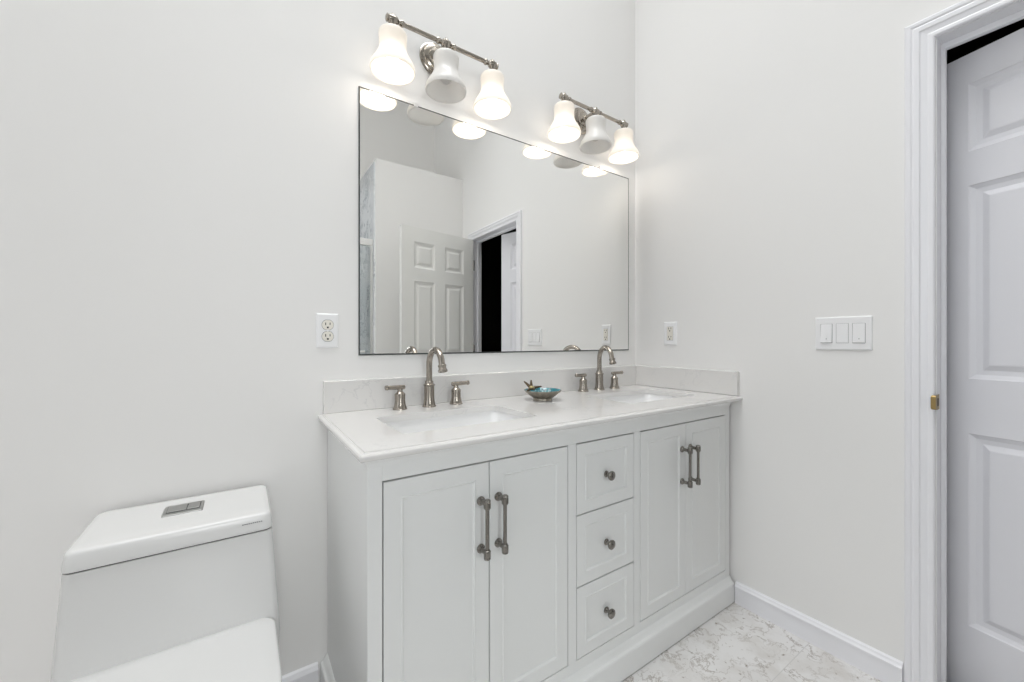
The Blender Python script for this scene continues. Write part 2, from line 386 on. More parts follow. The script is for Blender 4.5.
# six panel doors -------------------------------------------------------------
def six_panel(w, h, th, name, m, parent, mu=0.10):
    bm = bmesh.new()
    st = 0.112 if w > 0.68 else 0.105
    pw = (w - 2*st - mu) / 2
    xs = [0, st, st+pw, st+pw+mu, st+2*pw+mu, w]
    zs = [0, 0.220, 0.823, 0.994, 1.599, 1.706, 1.918, h]
    RG = [(0, 0), (0.003, -0.003), (0.014, -0.0085), (0.028, -0.0095), (0.0435, -0.0025), (0.0475, -0.002)]
    for s, y in ((-1, -th/2), (1, th/2)):
        for i in range(5):
            for k in range(7):
                if i in (1, 3) and k in (1, 3, 5): rings_rect(bm, xs[i], xs[i+1], zs[k], zs[k+1], y, s, RG)
                else: rings_rect(bm, xs[i], xs[i+1], zs[k], zs[k+1], y, s, [(0, 0)])
    v = lambda *c: bm.verts.new(c)
    t = th/2
    bm.faces.new((v(0,-t,0), v(0,t,0), v(0,t,h), v(0,-t,h))); bm.faces.new((v(w,-t,0), v(w,-t,h), v(w,t,h), v(w,t,0)))
    bm.faces.new((v(0,-t,h), v(0,t,h), v(w,t,h), v(w,-t,h))); bm.faces.new((v(0,-t,0), v(w,-t,0), v(w,t,0), v(0,t,0)))
    bmesh.ops.remove_doubles(bm, verts=bm.verts, dist=1e-5)
    return obj(name, bm, m, parent)
def door_knob_bm(x, z, th):
    bm = bmesh.new()
    for s in (-1, 1):
        mt = Matrix.Translation((x, s*th/2, z)) @ Matrix.Rotation(-s*PI/2, 4, 'X')
        lathe(bm, [(0.032, 0), (0.032, 0.004), (0.027, 0.009), (0.012, 0.013), (0.011, 0.032), (0.020, 0.036), (0.027, 0.046), (0.027, 0.054), (0.020, 0.063), (0.0, 0.066)], 24, mt)
    return bm
# bathroom door, swung into the room, seen in the mirror
dw = 0.718
d1 = bpy.data.objects.new('door_1', None); COL.objects.link(d1); d1.empty_display_size = 0.05
tag(d1, 'white six panel bathroom door standing open, seen in the mirror', 'door', None, 'structure')
d1.location = (-0.019, -1.830, 0.014); d1.rotation_euler = (0, 0, math.radians(170.2))
six_panel(dw, 2.035, 0.035, 'door_leaf', M['door'], d1)
autosmooth(obj('door_knob', door_knob_bm(dw-0.06, 0.925, 0.035), M['brass'], d1))
for hz in (0.25, 1.03, 1.80):
    bm = boxes((-0.004, 0.0, -0.0195, 0.006, hz-0.045, hz+0.045)); tube(bm, [(-0.004, -0.021, hz-0.046), (-0.004, -0.021, hz+0.046)], 0.0055, 10)
    obj('hinge', bm, M['nickel_dark'], d1)
# neighbouring door standing in the dark hall, seen through the doorway
d2 = bpy.data.objects.new('door_2', None); COL.objects.link(d2); d2.empty_display_size = 0.05
tag(d2, 'white six panel door beyond the doorway, seen directly at the right edge', 'door', None, 'structure')
ang = math.atan2(-0.968, -0.252)
d2.location = (0.136+0.252*0.34+0.0175, -1.136+0.968*0.34, 0.012); d2.rotation_euler = (0, 0, ang)
six_panel(0.664, 2.012, 0.035, 'door_leaf', M['hall_door'], d2, mu=0.120)
for hz in (0.25, 1.03, 1.80):
    bm = boxes((-0.003, 0.0, -0.010, 0.0175, hz-0.045, hz+0.045)); tube(bm, [(-0.003, 0.020, hz-0.046), (-0.003, 0.020, hz+0.046)], 0.0055, 10)
    obj('hinge', bm, M['brass'], d2)
# unlit hall: its darkness is put into the wall and ceiling colour
struct('wall_hall', boxes((1.6, 1.7, -2.9, -0.2, -0.1, 2.5), (WT, 1.7, -3.0, -2.9, -0.1, 2.5), (WT, 1.7, -0.2, -0.1, -0.1, 2.5)), M['hall'], 'unlit hall walls beyond the doorway, darkness in their colour', 'wall')
struct('ceiling_hall', boxes((WT, 1.7, -3.0, -0.1, 2.5, 2.6)), M['hall'], 'unlit hall ceiling beyond the doorway, darkness in its colour', 'ceiling')
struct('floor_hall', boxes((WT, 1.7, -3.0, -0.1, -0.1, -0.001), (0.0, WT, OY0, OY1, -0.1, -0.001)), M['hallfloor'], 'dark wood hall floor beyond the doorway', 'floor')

# shower glass, seen in the left edge of the mirror
sh = empty('shower_screen', (PX-0.012, PY-0.05, 0.10), 'framed glass shower screen beside the marble wall, in the mirror', 'shower screen')
X0 = -0.77
obj('glass_panel', boxes((X0, -0.02, -0.004, 0.004, 0.02, 1.84)), M['glass'], sh)
obj('header_rail', boxes((X0, -0.001, -0.016, 0.016, 1.84, 1.898)), M['chrome'], sh, bevel=0.003)
obj('bottom_rail', boxes((X0, -0.001, -0.016, 0.016, 0.0, 0.02)), M['chrome'], sh, bevel=0.003)
obj('wall_channel', boxes((-0.02, -0.001, -0.016, 0.016, 0.02, 1.84)), M['chrome'], sh, bevel=0.003)
bm = bmesh.new(); tube(bm, [(-0.075, 0.045, 0.935), (-0.58, 0.045, 0.935)], 0.009, 14)
for px in (-0.11, -0.54): tube(bm, [(px, 0.004, 0.935), (px, 0.045, 0.935)], 0.007, 12)
autosmooth(obj('towel_bar', bm, M['chrome'], sh))

# ------------------------------------------------------------------ vanity cabinet
FX0, FX1, FY, ZT = -1.535, -0.0125, -0.5116, 0.870
van = empty('vanity_cabinet', (-0.774, -0.26, 0.0), 'pale grey painted double vanity cabinet with four doors and three drawers', 'vanity')
def V(bm): 
    bmesh.ops.translate(bm, verts=bm.verts, vec=(0.774, 0.26, 0)); return bm
st = 0.0355
DOX = [(-1.4995, -1.2240), (-1.2212, -0.9475), (-0.6075, -0.3367), (-0.3339, -0.0480)]
DRX = (-0.9095, -0.6435)
ZB, ZD = 0.1415, 0.8045
# carcass: side panels, back, bottom, shelf behind the fronts
obj('carcass', V(boxes((FX0+0.0015, FX0+0.018, FY+0.019, -0.002, 0.0, ZT-0.022), (FX1-0.018, FX1, FY+0.019, -0.002, 0.0, ZT-0.022),
    (FX0+0.018, FX1-0.018, -0.012, -0.002, 0.1, ZT-0.022), (FX0+0.018, FX1-0.018, FY+0.019, -0.012, 0.105, 0.123))), M['cab'], van)
obj('gap_shade_sheet', V(boxes((FX0+0.018, FX1-0.018, FY+0.0225, FY+0.026, 0.123, ZT-0.07))), M['gap'], van)  # black sheet that puts the shade of the front gaps into colour
fy1 = FY+0.019
obj('face_frame', V(boxes((FX0, DOX[0][0]-0.0028, FY, fy1, 0.09, ZT-0.022), (DOX[1][1]+0.0022, DRX[0]-0.003, FY, fy1, ZB-0.0030, ZD+0.0042),
    (DRX[1]+0.0022, DOX[2][0]-0.003, FY, fy1, ZB-0.0030, ZD+0.0042), (DOX[3][1]+0.0022, FX1, FY, fy1, 0.09, ZT-0.022),
    (DOX[0][0]-0.0028, DOX[3][1]+0.0022, FY, fy1, ZD+0.0042, ZT-0.022), (DOX[0][0]-0.0028, DOX[3][1]+0.0022, FY, fy1, 0.09, ZB-0.0025))), M['cab'], van, bevel=0.0012)
# cove moulding under the counter and plinth moulding: mitred sweeps round left side and front
PATH = [(FX1+0.0005, FY), (FX0, FY), (FX0, -0.002)]
PATHL = [(x, y) for x, y in PATH]
def around(prof):
    bm = bmesh.new(); sweep(bm, PATHL[::-1], [(-o, h) for o, h in prof]); return bm

obj('cove_moulding', V(around([(-0.016, 0.842), (0.0005, 0.842), (0.002, 0.8425), (0.0028, 0.847), (0.0045, 0.853), (0.0080, 0.858), (0.0125, 0.8605), (0.0125, 0.8695), (-0.016, 0.8695)])), M['cab'], van)
obj('plinth', V(around([(-0.016, 0.004), (0.0205, 0.004), (0.0205, 0.080), (0.0185, 0.085), (0.0125, 0.088), (0.0095, 0.092), (0.005, 0.1005), (0.0005, 0.106), (-0.016, 0.106)])), M['cab'], van)

def bead(w): return [(0.0, 0.0), (w, 0.0), (w+0.0010, 0.0013), (w+0.0028, 0.0022), (w+0.0046, 0.0013), (w+0.0058, -0.0008), (w+0.0074, -0.0036)]
BEAD, BEADS = bead(0.0395), bead(0.0355)
def front_bm(x0, x1, z0, z1, rings):
    bm = bmesh.new(); e = 0.0012
    w, h = x1-x0, z1-z0
    R = [(0.0, -0.0015), (e, -0.0002)] + [(i+e if i < 1e-6 else i, hh) for i, hh in rings]
    rings_rect(bm, -w/2, w/2, 0, h, 0.0, -1, R)
    ys = 0.0015; yb = 0.0185
    a = [bm.verts.new(p) for p in ((-w/2,ys,0),(w/2,ys,0),(w/2,ys,h),(-w/2,ys,h))]
    b = [bm.verts.new(p) for p in ((-w/2,yb,0),(w/2,yb,0),(w/2,yb,h),(-w/2,yb,h))]
    for i in range(4): bm.faces.new((a[i], b[i], b[(i+1)%4], a[(i+1)%4]))
    bm.faces.new(b[::-1]); bmesh.ops.remove_doubles(bm, verts=bm.verts, dist=1e-6)
    return bm
def pull_bm():
    """bar pull: two rosettes, posts, bar with ringed ends (local: y- is out, z vertical, centred)"""
    bm = bmesh.new(); cc = 0.0620; out = 0.034
    for s in (-1, 1):
        mt = Matrix.Translation((0, 0, s*cc)) @ Matrix.Rotation(PI/2, 4, 'X')
        lathe(bm, [(0.0118, 0), (0.0118, 0.003), (0.0095, 0.0055), (0.0062, 0.008), (0.0055, out)], 20, mt)
        lathe(bm, [(0.0, -0.0145), (0.0055, -0.0145), (0.0082, -0.0130), (0.0090, -0.0100), (0.0078, -0.0085), (0.0092, -0.0070), (0.0092, 0.0070), (0.0078, 0.0085), (0.0070, 0.011), (0.0060, 0.0115), (0.0, 0.0115)],
              20, Matrix.Translation((0, -out, s*cc)) @ (Matrix() if s > 0 else Matrix.Rotation(PI, 4, 'X')) @ Matrix.Scale(-1, 4, (0, 0, 1)))
    tube(bm, [(0, -out, -cc), (0, -out, cc)], 0.0050, 16)
    return bm
def knob_bm():
    bm = bmesh.new()
    lathe(bm, [(0.0105, 0), (0.0105, 0.002), (0.0085, 0.0045), (0.0060, 0.006), (0.0055, 0.014), (0.0085, 0.017), (0.0140, 0.0195), (0.0155, 0.023), (0.0150, 0.026), (0.0120, 0.0285), (0.0060, 0.030), (0.0, 0.0303)],
          24, Matrix.Rotation(PI/2, 4, 'X'))
    return bm
pull_me = knob_me = None
for i, (x0, x1) in enumerate(DOX):
    d = obj('door', front_bm(x0, x1, ZB, ZD, BEAD), M['cab'], van, loc=((x0+x1)/2+0.774, FY+0.26, ZB))
    off = (x1-x0)/2 - 0.0255
    hx = off if i in (0, 2) else -off
    if pull_me is None: h = autosmooth(obj('handle', pull_bm(), M['nickel_dark'], d)); pull_me = h.data
    else: h = bpy.data.objects.new('handle', pull_me); COL.objects.link(h); h.parent = d
    h.location = (hx, 0.0, 0.6465 - ZB); h['label'] = 'satin nickel bar handle'
dh = (ZD + 0.0005 - 0.1375) / 3
for i in range(3):
    z1 = ZD - i*dh; z0 = z1 - dh + 0.0042
    d = obj('drawer', front_bm(DRX[0], DRX[1], z0, z1, BEADS), M['cab'], van, loc=((DRX[0]+DRX[1])/2+0.774, FY+0.26, z0))
    if knob_me is None: h = autosmooth(obj('knob', knob_bm(), M['nickel_dark'], d)); knob_me = h.data
    else: h = bpy.data.objects.new('knob', knob_me); COL.objects.link(h); h.parent = d
    h.location = (0.0, 0.0036, (z1-z0)/2 - 0.006); h['label'] = 'satin nickel round knob'

# ------------------------------------------------------------------ countertop with two basin cut-outs
CT, CX0, CX1, CY = 0.890, -1.562, -0.0005, -0.5600
SK = [(-1.428, -0.998, -0.432, -0.172), (-0.556, -0.126, -0.432, -0.172)]
top = empty('countertop', (-0.78, -0.28, 0.870), 'white quartz vanity countertop with ogee edge, two basin cut-outs and backsplash', 'countertop')
def T(bm): bmesh.ops.translate(bm, verts=bm.verts, vec=(0.78, 0.28, -0.870)); return bm
bm = bmesh.new()
ix0, iy0 = CX0+0.014, CY+0.014
zb, zt = 0.8705, CT
def hole_cell(bm, X0, X1, Y0, Y1, hole, z, r=0.018):
    """rectangle face strip with a rounded hole"""
    hp = rrect(*hole, r, 5)          # ccw from the right-top corner arc
    n = len(hp); per = []
    for (x, y) in hp:                # project each hole point outwards to the cell border
        per.append(None)
    outer = []
    cx, cy = (hole[0]+hole[1])/2, (hole[2]+hole[3])/2
    H = [bm.verts.new((x, y, z)) for x, y in hp]
    C = [bm.verts.new(p) for p in ((X1, Y1, z), (X0, Y1, z), (X0, Y0, z), (X1, Y0, z))]
    q = n // 4
    for k in range(4):
        arc = H[k*q:(k+1)*q]
        for a, b in zip(arc, arc[1:]): bm.faces.new((C[k], b, a))
        bm.faces.new((C[k], C[(k+1) % 4], H[((k+1)*q) % n], arc[-1]))
    return H
split = -0.777
walls = []
for z in (zt, zb):
    Ha = hole_cell(bm, ix0, split, iy0, -0.0005, SK[0], z); Hb = hole_cell(bm, split, CX1, iy0, -0.0005, SK[1], z)
    walls.append((Ha, Hb))
for k in range(2):
    a, b = walls[0][k], walls[1][k]
    for i in range(len(a)): bm.faces.new((a[i], b[i], b[(i+1) % len(a)], a[(i+1) % len(a)]))
bmesh.ops.remove_doubles(bm, verts=bm.verts, dist=1e-6)
# ogee edge swept round the left end and the front
prof = [(0.0, zt), (0.0008, zt-0.0002), (0.0016, zt-0.0034), (0.0070, zt-0.0036), (0.0115, zt-0.0046), (0.0138, zt-0.0074), (0.0142, zt-0.0110), (0.0138, zt-0.0150), (0.0120, zt-0.0182), (0.0090, zb), (0.0, zb)]
sweep(bm, [(ix0, -0.0005), (ix0, iy0), (CX1, iy0)], [(-o, h) for o, h in prof])
obj('slab', T(bm), M['quartz'], top)
bs = 0.9944
obj('backsplash', T(boxes((-1.5475, CX1, -0.0205, -0.0005, CT, bs))), M['quartz'], top, bevel=0.003, seg=3)
obj('side_splash', T(boxes((-0.0205, CX1, -0.5485, -0.0205, CT+0.0006, bs))), M['quartz'], top, bevel=0.003, seg=3)

# undermount basins
def basin(cx, label):
    o = empty('sink_basin', (cx, -0.302, 0.720), label, 'sink', 'undermount sinks')
    hw, hd = 0.221, 0.136; z1 = 0.1497
    ss = []
    def sec(ix, iy, z, r): return [(x, y, z) for x, y in rrect(-hw+ix, hw-ix, -hd+iy, hd-iy, r, 6)]
    bm = bmesh.new()
    inner = [sec(-0.012, -0.012, z1, 0.028), sec(0, 0, z1, 0.022), sec(0.003, 0.002, z1-0.006, 0.024), sec(0.012, 0.010, 0.040, 0.03), sec(0.020, 0.018, 0.022, 0.035), sec(0.045, 0.040, 0.012, 0.04), sec(0.19, 0.105, 0.008, 0.028)]
    outer = [sec(-0.012, -0.012, z1, 0.028), sec(-0.012, -0.012, z1-0.012, 0.028), sec(0.0, 0.0, 0.06, 0.03), sec(0.012, 0.010, 0.0, 0.035)]
    loft(bm, inner, cap0=False); loft(bm, outer, cap0=False)
    bmesh.ops.remove_doubles(bm, verts=bm.verts, dist=1e-6)
    autosmooth(obj('basin', bm, M['sink'], o), 50)
    bm = bmesh.new(); lathe(bm, [(0.0, 0.009), (0.012, 0.0095), (0.016, 0.0085), (0.022, 0.0095), (0.022, 0.0070)], 24)
    autosmooth(obj('drain', bm, M['nickel'], o))
    return o
basin(-1.213, 'white rectangular undermount basin in the counter beside the toilet end')
basin(-0.341, 'white rectangular undermount basin in the counter beside the corner walls')

# ------------------------------------------------------------------ widespread faucets
def faucet(x, y, turn, label):
    o = empty('faucet', (x, y, CT), label, 'faucet', 'brushed nickel widespread faucets')
    bm = bmesh.new()
    lathe(bm, [(0.0245, 0), (0.0245, 0.004), (0.0225, 0.0065), (0.0205, 0.013), (0.0192, 0.022), (0.0182, 0.030), (0.0180, 0.074), (0.0205, 0.0755), (0.0205, 0.079), (0.0175, 0.0805), (0.0150, 0.084), (0.0145, 0.092), (0.0, 0.092)], 28)
    sp = autosmooth(obj('spout', bm, M['nickel'], o)); sp.rotation_euler = (0, 0, turn)
    bm = bmesh.new(); P = [(0, 0, 0.086), (0, 0, 0.115), (0, 0, 0.144)]
    R = 0.055
    for i in range(1, 15):
        a = PI*1.0*i/14 * 0.93; P.append((0, -R + R*math.cos(a), 0.149 + R*math.sin(a)))
    d = Vector(P[-1]) - Vector(P[-2]); d.normalize(); P.append(tuple(Vector(P[-1]) + d*0.014))
    tube(bm, P, 0.0108, 20)
    e = Vector(P[-1])
    q = d.to_track_quat('Z', 'Y').to_matrix().to_4x4()
    lathe(bm, [(0.0, -0.006), (0.0142, -0.006), (0.0142, -0.002), (0.0128, 0.0), (0.0130, 0.007), (0.0158, 0.012), (0.0158, 0.017), (0.0110, 0.017), (0.0100, 0.013), (0.0, 0.013)], 24, Matrix.Translation(e) @ q)
    autosmooth(obj('spout_neck', bm, M['nickel'], sp))
    for s in (-1, 1):
        bm = bmesh.new()
        lathe(bm, [(0.0245, 0), (0.0245, 0.004), (0.0225, 0.0065), (0.0200, 0.013), (0.0188, 0.020), (0.0176, 0.028), (0.0174, 0.048), (0.0180, 0.0485), (0.0180, 0.0515), (0.0150, 0.056), (0.0105, 0.060), (0.0088, 0.063), (0.0088, 0.070), (0.0, 0.070)], 28)
        h = autosmooth(obj('valve', bm, M['nickel'], o)); h.location = (s*0.106, 0.0, 0)
        bm = bmesh.new()
        dirx = s*math.cos(0.10); diry = -math.sin(0.10)
        Q = [(k*dirx, k*diry, z) for k, z in ((-0.0175, 0.0748), (-0.0155, 0.0749), (0.0, 0.0755), (0.026, 0.0762), (0.042, 0.0766), (0.044, 0.0767), (0.0500, 0.0769), (0.0520, 0.0769))]
        tube(bm, Q, [0.0058, 0.0076, 0.0080, 0.0072, 0.0066, 0.0084, 0.0084, 0.0068], 16)
        autosmooth(obj('lever', bm, M['nickel'], h))
    return o
faucet(-1.2095, -0.068, math.radians(0), 'brushed nickel gooseneck faucet with two levers at the basin nearer the toilet')
faucet(-0.3445, -0.066, math.radians(-16), 'brushed nickel gooseneck faucet with two levers at the basin in the corner')

# ------------------------------------------------------------------ decorative dish
dish = empty('trinket_dish', (-0.773, -0.170, CT), 'small scalloped pewter dish with teal inside, between the two faucets', 'dish')
bm = bmesh.new(); N = 72
def dish_sec(r, z, amp, drop=0.0):
    out = []
    for i in range(N):
        a = 2*PI*i/N; k = 1 + amp*(abs(math.cos(a*9))-0.5)
        out.append((r*k*math.cos(a), r*k*math.sin(a), z + drop*abs(math.cos(a*9))))
    return out
oy = 1.0
loft(bm, [dish_sec(0.030, 0.0, 0), dish_sec(0.0375, 0.0, 0), dish_sec(0.0375, 0.004, 0), dish_sec(0.036, 0.008, 0.02), dish_sec(0.049, 0.017, 0.05), dish_sec(0.062, 0.027, 0.06), dish_sec(0.0715, 0.0365, 0.05), dish_sec(0.0745, 0.0405, 0.04), dish_sec(0.0725, 0.0405, 0.04)], cap1=False)
autosmooth(obj('bowl', bm, M['pewter'], dish), 45)
bm = bmesh.new()
loft(bm, [dish_sec(0.0725, 0.0403, 0.04), dish_sec(0.069, 0.0365, 0.045), dish_sec(0.058, 0.0265, 0.04), dish_sec(0.042, 0.0165, 0.02), dish_sec(0.02, 0.012, 0.0)], cap0=False)
gl = autosmooth(obj('glaze', bm, M['teal'], dish), 45); gl['label'] = 'glossy teal glazed inside'
# spiky ornament on the rim: five tapered arms round a gilt body
orn = bmesh.new()
oc = Vector((-0.049, 0.010, 0.049))
for a, el, L in ((2.75, 0.75, 0.040), (1.0, 1.25, 0.032), (-0.25, 0.12, 0.044), (-1.7, -0.15, 0.026), (3.6, -0.20, 0.034)):
    d = Vector((math.cos(a)*math.cos(el), math.sin(a)*math.cos(el), math.sin(el)))
    tube(orn, [oc, oc+d*L*0.5, oc+d*L], [0.0075, 0.0055, 0.0026], 10)
om = autosmooth(obj('ornament', orn, M['bronze'], dish)); om['label'] = 'dark bronze spiky ornament on the rim'
bm = bmesh.new(); sphere(bm, oc + Vector((-0.001, -0.004, 0.002)), 0.0105, 16, 10, (1.2, 1, 0.8))
autosmooth(obj('ornament_body', bm, M['gold'], om))

# ------------------------------------------------------------------ mirror
mr = empty('wall_mirror', (-0.747, 0, 1.075), 'large frameless rectangular mirror on the wall above the vanity', 'mirror')
mx = 0.747
MX0, MX1, MZ0, MZ1 = -1.4367, -0.0588, 1.0754, 1.9907
obj('glass_back', boxes((MX0+mx, MX1+mx, -0.0045, -0.0003, 0.0, MZ1-1.075)), M['dark_edge'], mr)
bm = bmesh.new(); rings_rect(bm, MX0+mx+0.0042, MX1+mx-0.0036, 0.0052, MZ1-1.075-0.0042, -0.0047, -1, [(0, 0)])
obj('reflective_face', bm, M['mirror'], mr)
for cx in (-1.235, -0.27):
    obj('clip', boxes((cx-0.008+mx, cx+0.008+mx, -0.0075, -0.0003, MZ1-1.075-0.006, MZ1-1.075+0.010)), M['chrome'], mr, bevel=0.0015)

# ------------------------------------------------------------------ vanity lights
BELL = [(0.0360, 0.1290), (0.0430, 0.1268), (0.0458, 0.1210), (0.0453, 0.1100), (0.0438, 0.0960), (0.0430, 0.0820), (0.0443, 0.0690), (0.0490, 0.0560), (0.0555, 0.0440), (0.0622, 0.0330), (0.0684, 0.0225), (0.0724, 0.0120), (0.0732, 0.0050), (0.0715, 0.0000)]
def bell_bm():
    bm = bmesh.new()
    inner = [(r-0.003, z) for r, z in BELL[1:]][::-1]
    inner[0] = (0.0688, 0.0)
    lathe(bm, [(0.0, 0.1290)] + BELL + inner + [(0.0, 0.1235)], 44)
    return bm
def vanity_light(xs, z0, label):
    x = xs[1]; yb = -0.100
    o = empty('vanity_light', (x, 0, 2.190), label, 'wall light', 'three-shade vanity lights')
    bm = bmesh.new(); mt = Matrix.Rotation(PI/2, 4, 'X')
    lathe(bm, [(0.062, 0.0003), (0.062, 0.005), (0.057, 0.009), (0.050, 0.010), (0.048, 0.015), (0.040, 0.019), (0.032, 0.020), (0.030, 0.026), (0.018, 0.030), (0.0, 0.031)], 40, mt)
    bp = autosmooth(obj('backplate', bm, M['polished'], o)); bp.location = (0, 0, 0)
    bm = bmesh.new(); tube(bm, [(0, -0.028, 0), (0, yb, 0)], 0.0085, 16)
    lathe(bm, [(0.013, 0.028), (0.013, 0.034), (0.0095, 0.040)], 20, mt)
    autosmooth(obj('arm', bm, M['polished'], o))
    for s, dz in ((-1, 0.028), (1, -0.030)):
        bm = bmesh.new(); sphere(bm, (s*0.0, -0.021, dz*1.25), 0.0045, 12, 8); obj('screw', bm, M['polished'], bp, smooth=True)
    bm = bmesh.new(); L0, L1 = xs[0]-x, xs[2]-x
    tube(bm, [(L0, yb, 0), (L1, yb, 0)], 0.0078, 18)
    mz = Matrix.Translation((0, yb, 0)) @ Matrix.Rotation(PI/2, 4, 'Y')
    for c in (L0, 0.0, L1):
        for e, r in ((-0.030, 0.0105), (0.030, 0.0105)):
            if c == L0 and e < 0 or c == L1 and e > 0: continue
            lathe(bm, [(0.008, c+e-0.008), (r, c+e-0.003), (r*1.08, c+e), (r, c+e+0.003), (0.008, c+e+0.008)], 18, mz)
        lathe(bm, [(0.0078, c-0.018), (0.013, c-0.013), (0.0145, c), (0.013, c+0.013), (0.0078, c+0.018)], 20, mz)
    for s, c in ((-1, L0), (1, L1)):
        lathe(bm, [(0.009, c+s*0.013), (0.0125, c+s*0.018), (0.0125, c+s*0.021), (0.007, c+s*0.024), (0.0, c+s*0.025)], 18, mz)
    autosmooth(obj('crossbar', bm, M['polished'], o))
    for i, c in enumerate((L0, 0.0, L1)):
        lit = i != 1; zb_ = z0 - 2.190
        bm = bmesh.new()
        lathe(bm, [(0.0, zb_+0.1370), (0.024, zb_+0.1370), (0.031, zb_+0.1340), (0.034, zb_+0.1295), (0.0, zb_+0.1295)], 28)
        lathe(bm, [(0.011, zb_+0.136), (0.012, -0.014), (0.0145, -0.006), (0.0125, 0.006), (0.008, 0.016), (0.0055, 0.019), (0.0, 0.020)], 20)
        hd = autosmooth(obj('shade_holder', bm, M['polished'], o)); hd.location = (c, yb, 0)
        g = autosmooth(obj('lamp_shade', bell_bm(), M['lit'] if lit else M['unlit'], o), 40); g.location = (c, yb, zb_)
        g['label'] = 'glowing opal glass bell shade' if lit else 'unlit opal glass bell shade'
        bm = bmesh.new(); sphere(bm, (0, 0, 0.056), 0.022, 18, 12, (1, 1, 1.25)); lathe(bm, [(0.013, 0.078), (0.014, 0.1225)], 16)
        obj('bulb', bm, M['bulb'] if lit else M['bulb_off'], g, smooth=True)
        if lit:
            ld = bpy.data.lights.new('lamp_glow', 'POINT'); ld.energy = LAMP_POWER; ld.color = LAMP_COL; ld.shadow_soft_size = 0.03
            lo = bpy.data.objects.new('lamp_glow', ld); COL.objects.link(lo); lo.parent = g; lo.location = (0, 0, 0.012)
    return o
vanity_light((-1.350, -1.1585, -0.9645), 2.0180, 'three shade polished nickel wall light above the left half of the mirror')
vanity_light((-0.598, -0.405, -0.2115), 2.0240, 'three shade polished nickel wall light near the wall corner, above the mirror right end')

# ------------------------------------------------------------------ outlets and switches
def plate_bm(w, h, t=0.006):
    bm = bmesh.new()
    rings_rect(bm, -w/2, w/2, -h/2, h/2, 0, -1, [(0, 0.0002), (0, 0.0015), (0.004, t-0.0005), (0.007, t)]); return bm
def slots(bm, z, y):
    box(bm, -0.0078, -0.0052, y-0.0004, y, z-0.001, z+0.0075); box(bm, 0.0055, 0.0078, y-0.0004, y, z, z+0.0075)
    lathe(bm, [(0.0030, 0), (0.0030, 0.0004)], 12, Matrix.Translation((0.0, y, z-0.0085)) @ Matrix.Rotation(PI/2, 4, 'X'))
    box(bm, -0.0030, 0.0030, y-0.0004, y, z-0.0085, z-0.0058)
o = empty('outlet', (-1.5336, 0, 1.158), 'duplex outlet with two round sockets, on the wall left of the mirror', 'outlet')
obj('cover_plate', plate_bm(0.068, 0.113), M['plate'], o)
for z in (0.0187, -0.0187):
    bm = bmesh.new()
    pts = [(0.0172*math.cos(a), max(-0.0158, min(0.0158, 0.0168*math.sin(a)))) for a in [2*PI*i/40 for i in range(40)]]
    loft(bm, [[(x, -0.0055, zz+z) for x, zz in pts], [(x, -0.0078, zz+z) for x, zz in pts]])
    s = obj('socket', bm, M['ivory'], o)
    bm = bmesh.new(); ring = [(x*1.06, zz*1.07) for x, zz in pts]
    loft(bm, [[(x, -0.0055, zz+z) for x, zz in ring], [(x, -0.00615, zz+z) for x, zz in ring]]); rg = obj('socket_gap', bm, M['grey_mark'], s)
    bm = bmesh.new(); slots(bm, z, -0.0078); obj('slots', bm, M['black'], s)
bm = bmesh.new(); lathe(bm, [(0.003, 0.006), (0.003, 0.0072), (0.0, 0.0074)], 12, Matrix.Rotation(PI/2, 4, 'X')); obj('screw', bm, M['plate'], o)

o = empty('outlet', (0, -0.216, 1.1615), 'outlet with one rectangular face of two sockets, on the wall right of the corner', 'outlet')
o.rotation_euler = (0, 0, -PI/2)
obj('cover_plate', plate_bm(0.072, 0.116), M['plate'], o)
obj('socket_gap', boxes((-0.0172, 0.0172, -0.0062, -0.0055, -0.0340, 0.0340)), M['grey_mark'], o)
s = obj('socket', boxes((-0.0163, 0.0163, -0.0078, -0.0055, -0.0332, 0.0332)), M['ivory'], o, bevel=0.0008)
for z in (0.0215, -0.0195):
    bm = bmesh.new(); slots(bm, z, -0.0078); obj('slots', bm, M['black'], s)
for z in (0.048, -0.048):
    bm = bmesh.new(); lathe(bm, [(0.0028, 0.006), (0.0028, 0.0068), (0.0, 0.007)], 12, Matrix.Translation((0, 0, z)) @ Matrix.Rotation(PI/2, 4, 'X')); obj('screw', bm, M['plate'], o)

o = empty('light_switch', (0, -0.9023, 1.1515), 'wide white three gang plate with rocker switches, beside the doorway casing', 'light switch')
o.rotation_euler = (0, 0, -PI/2)
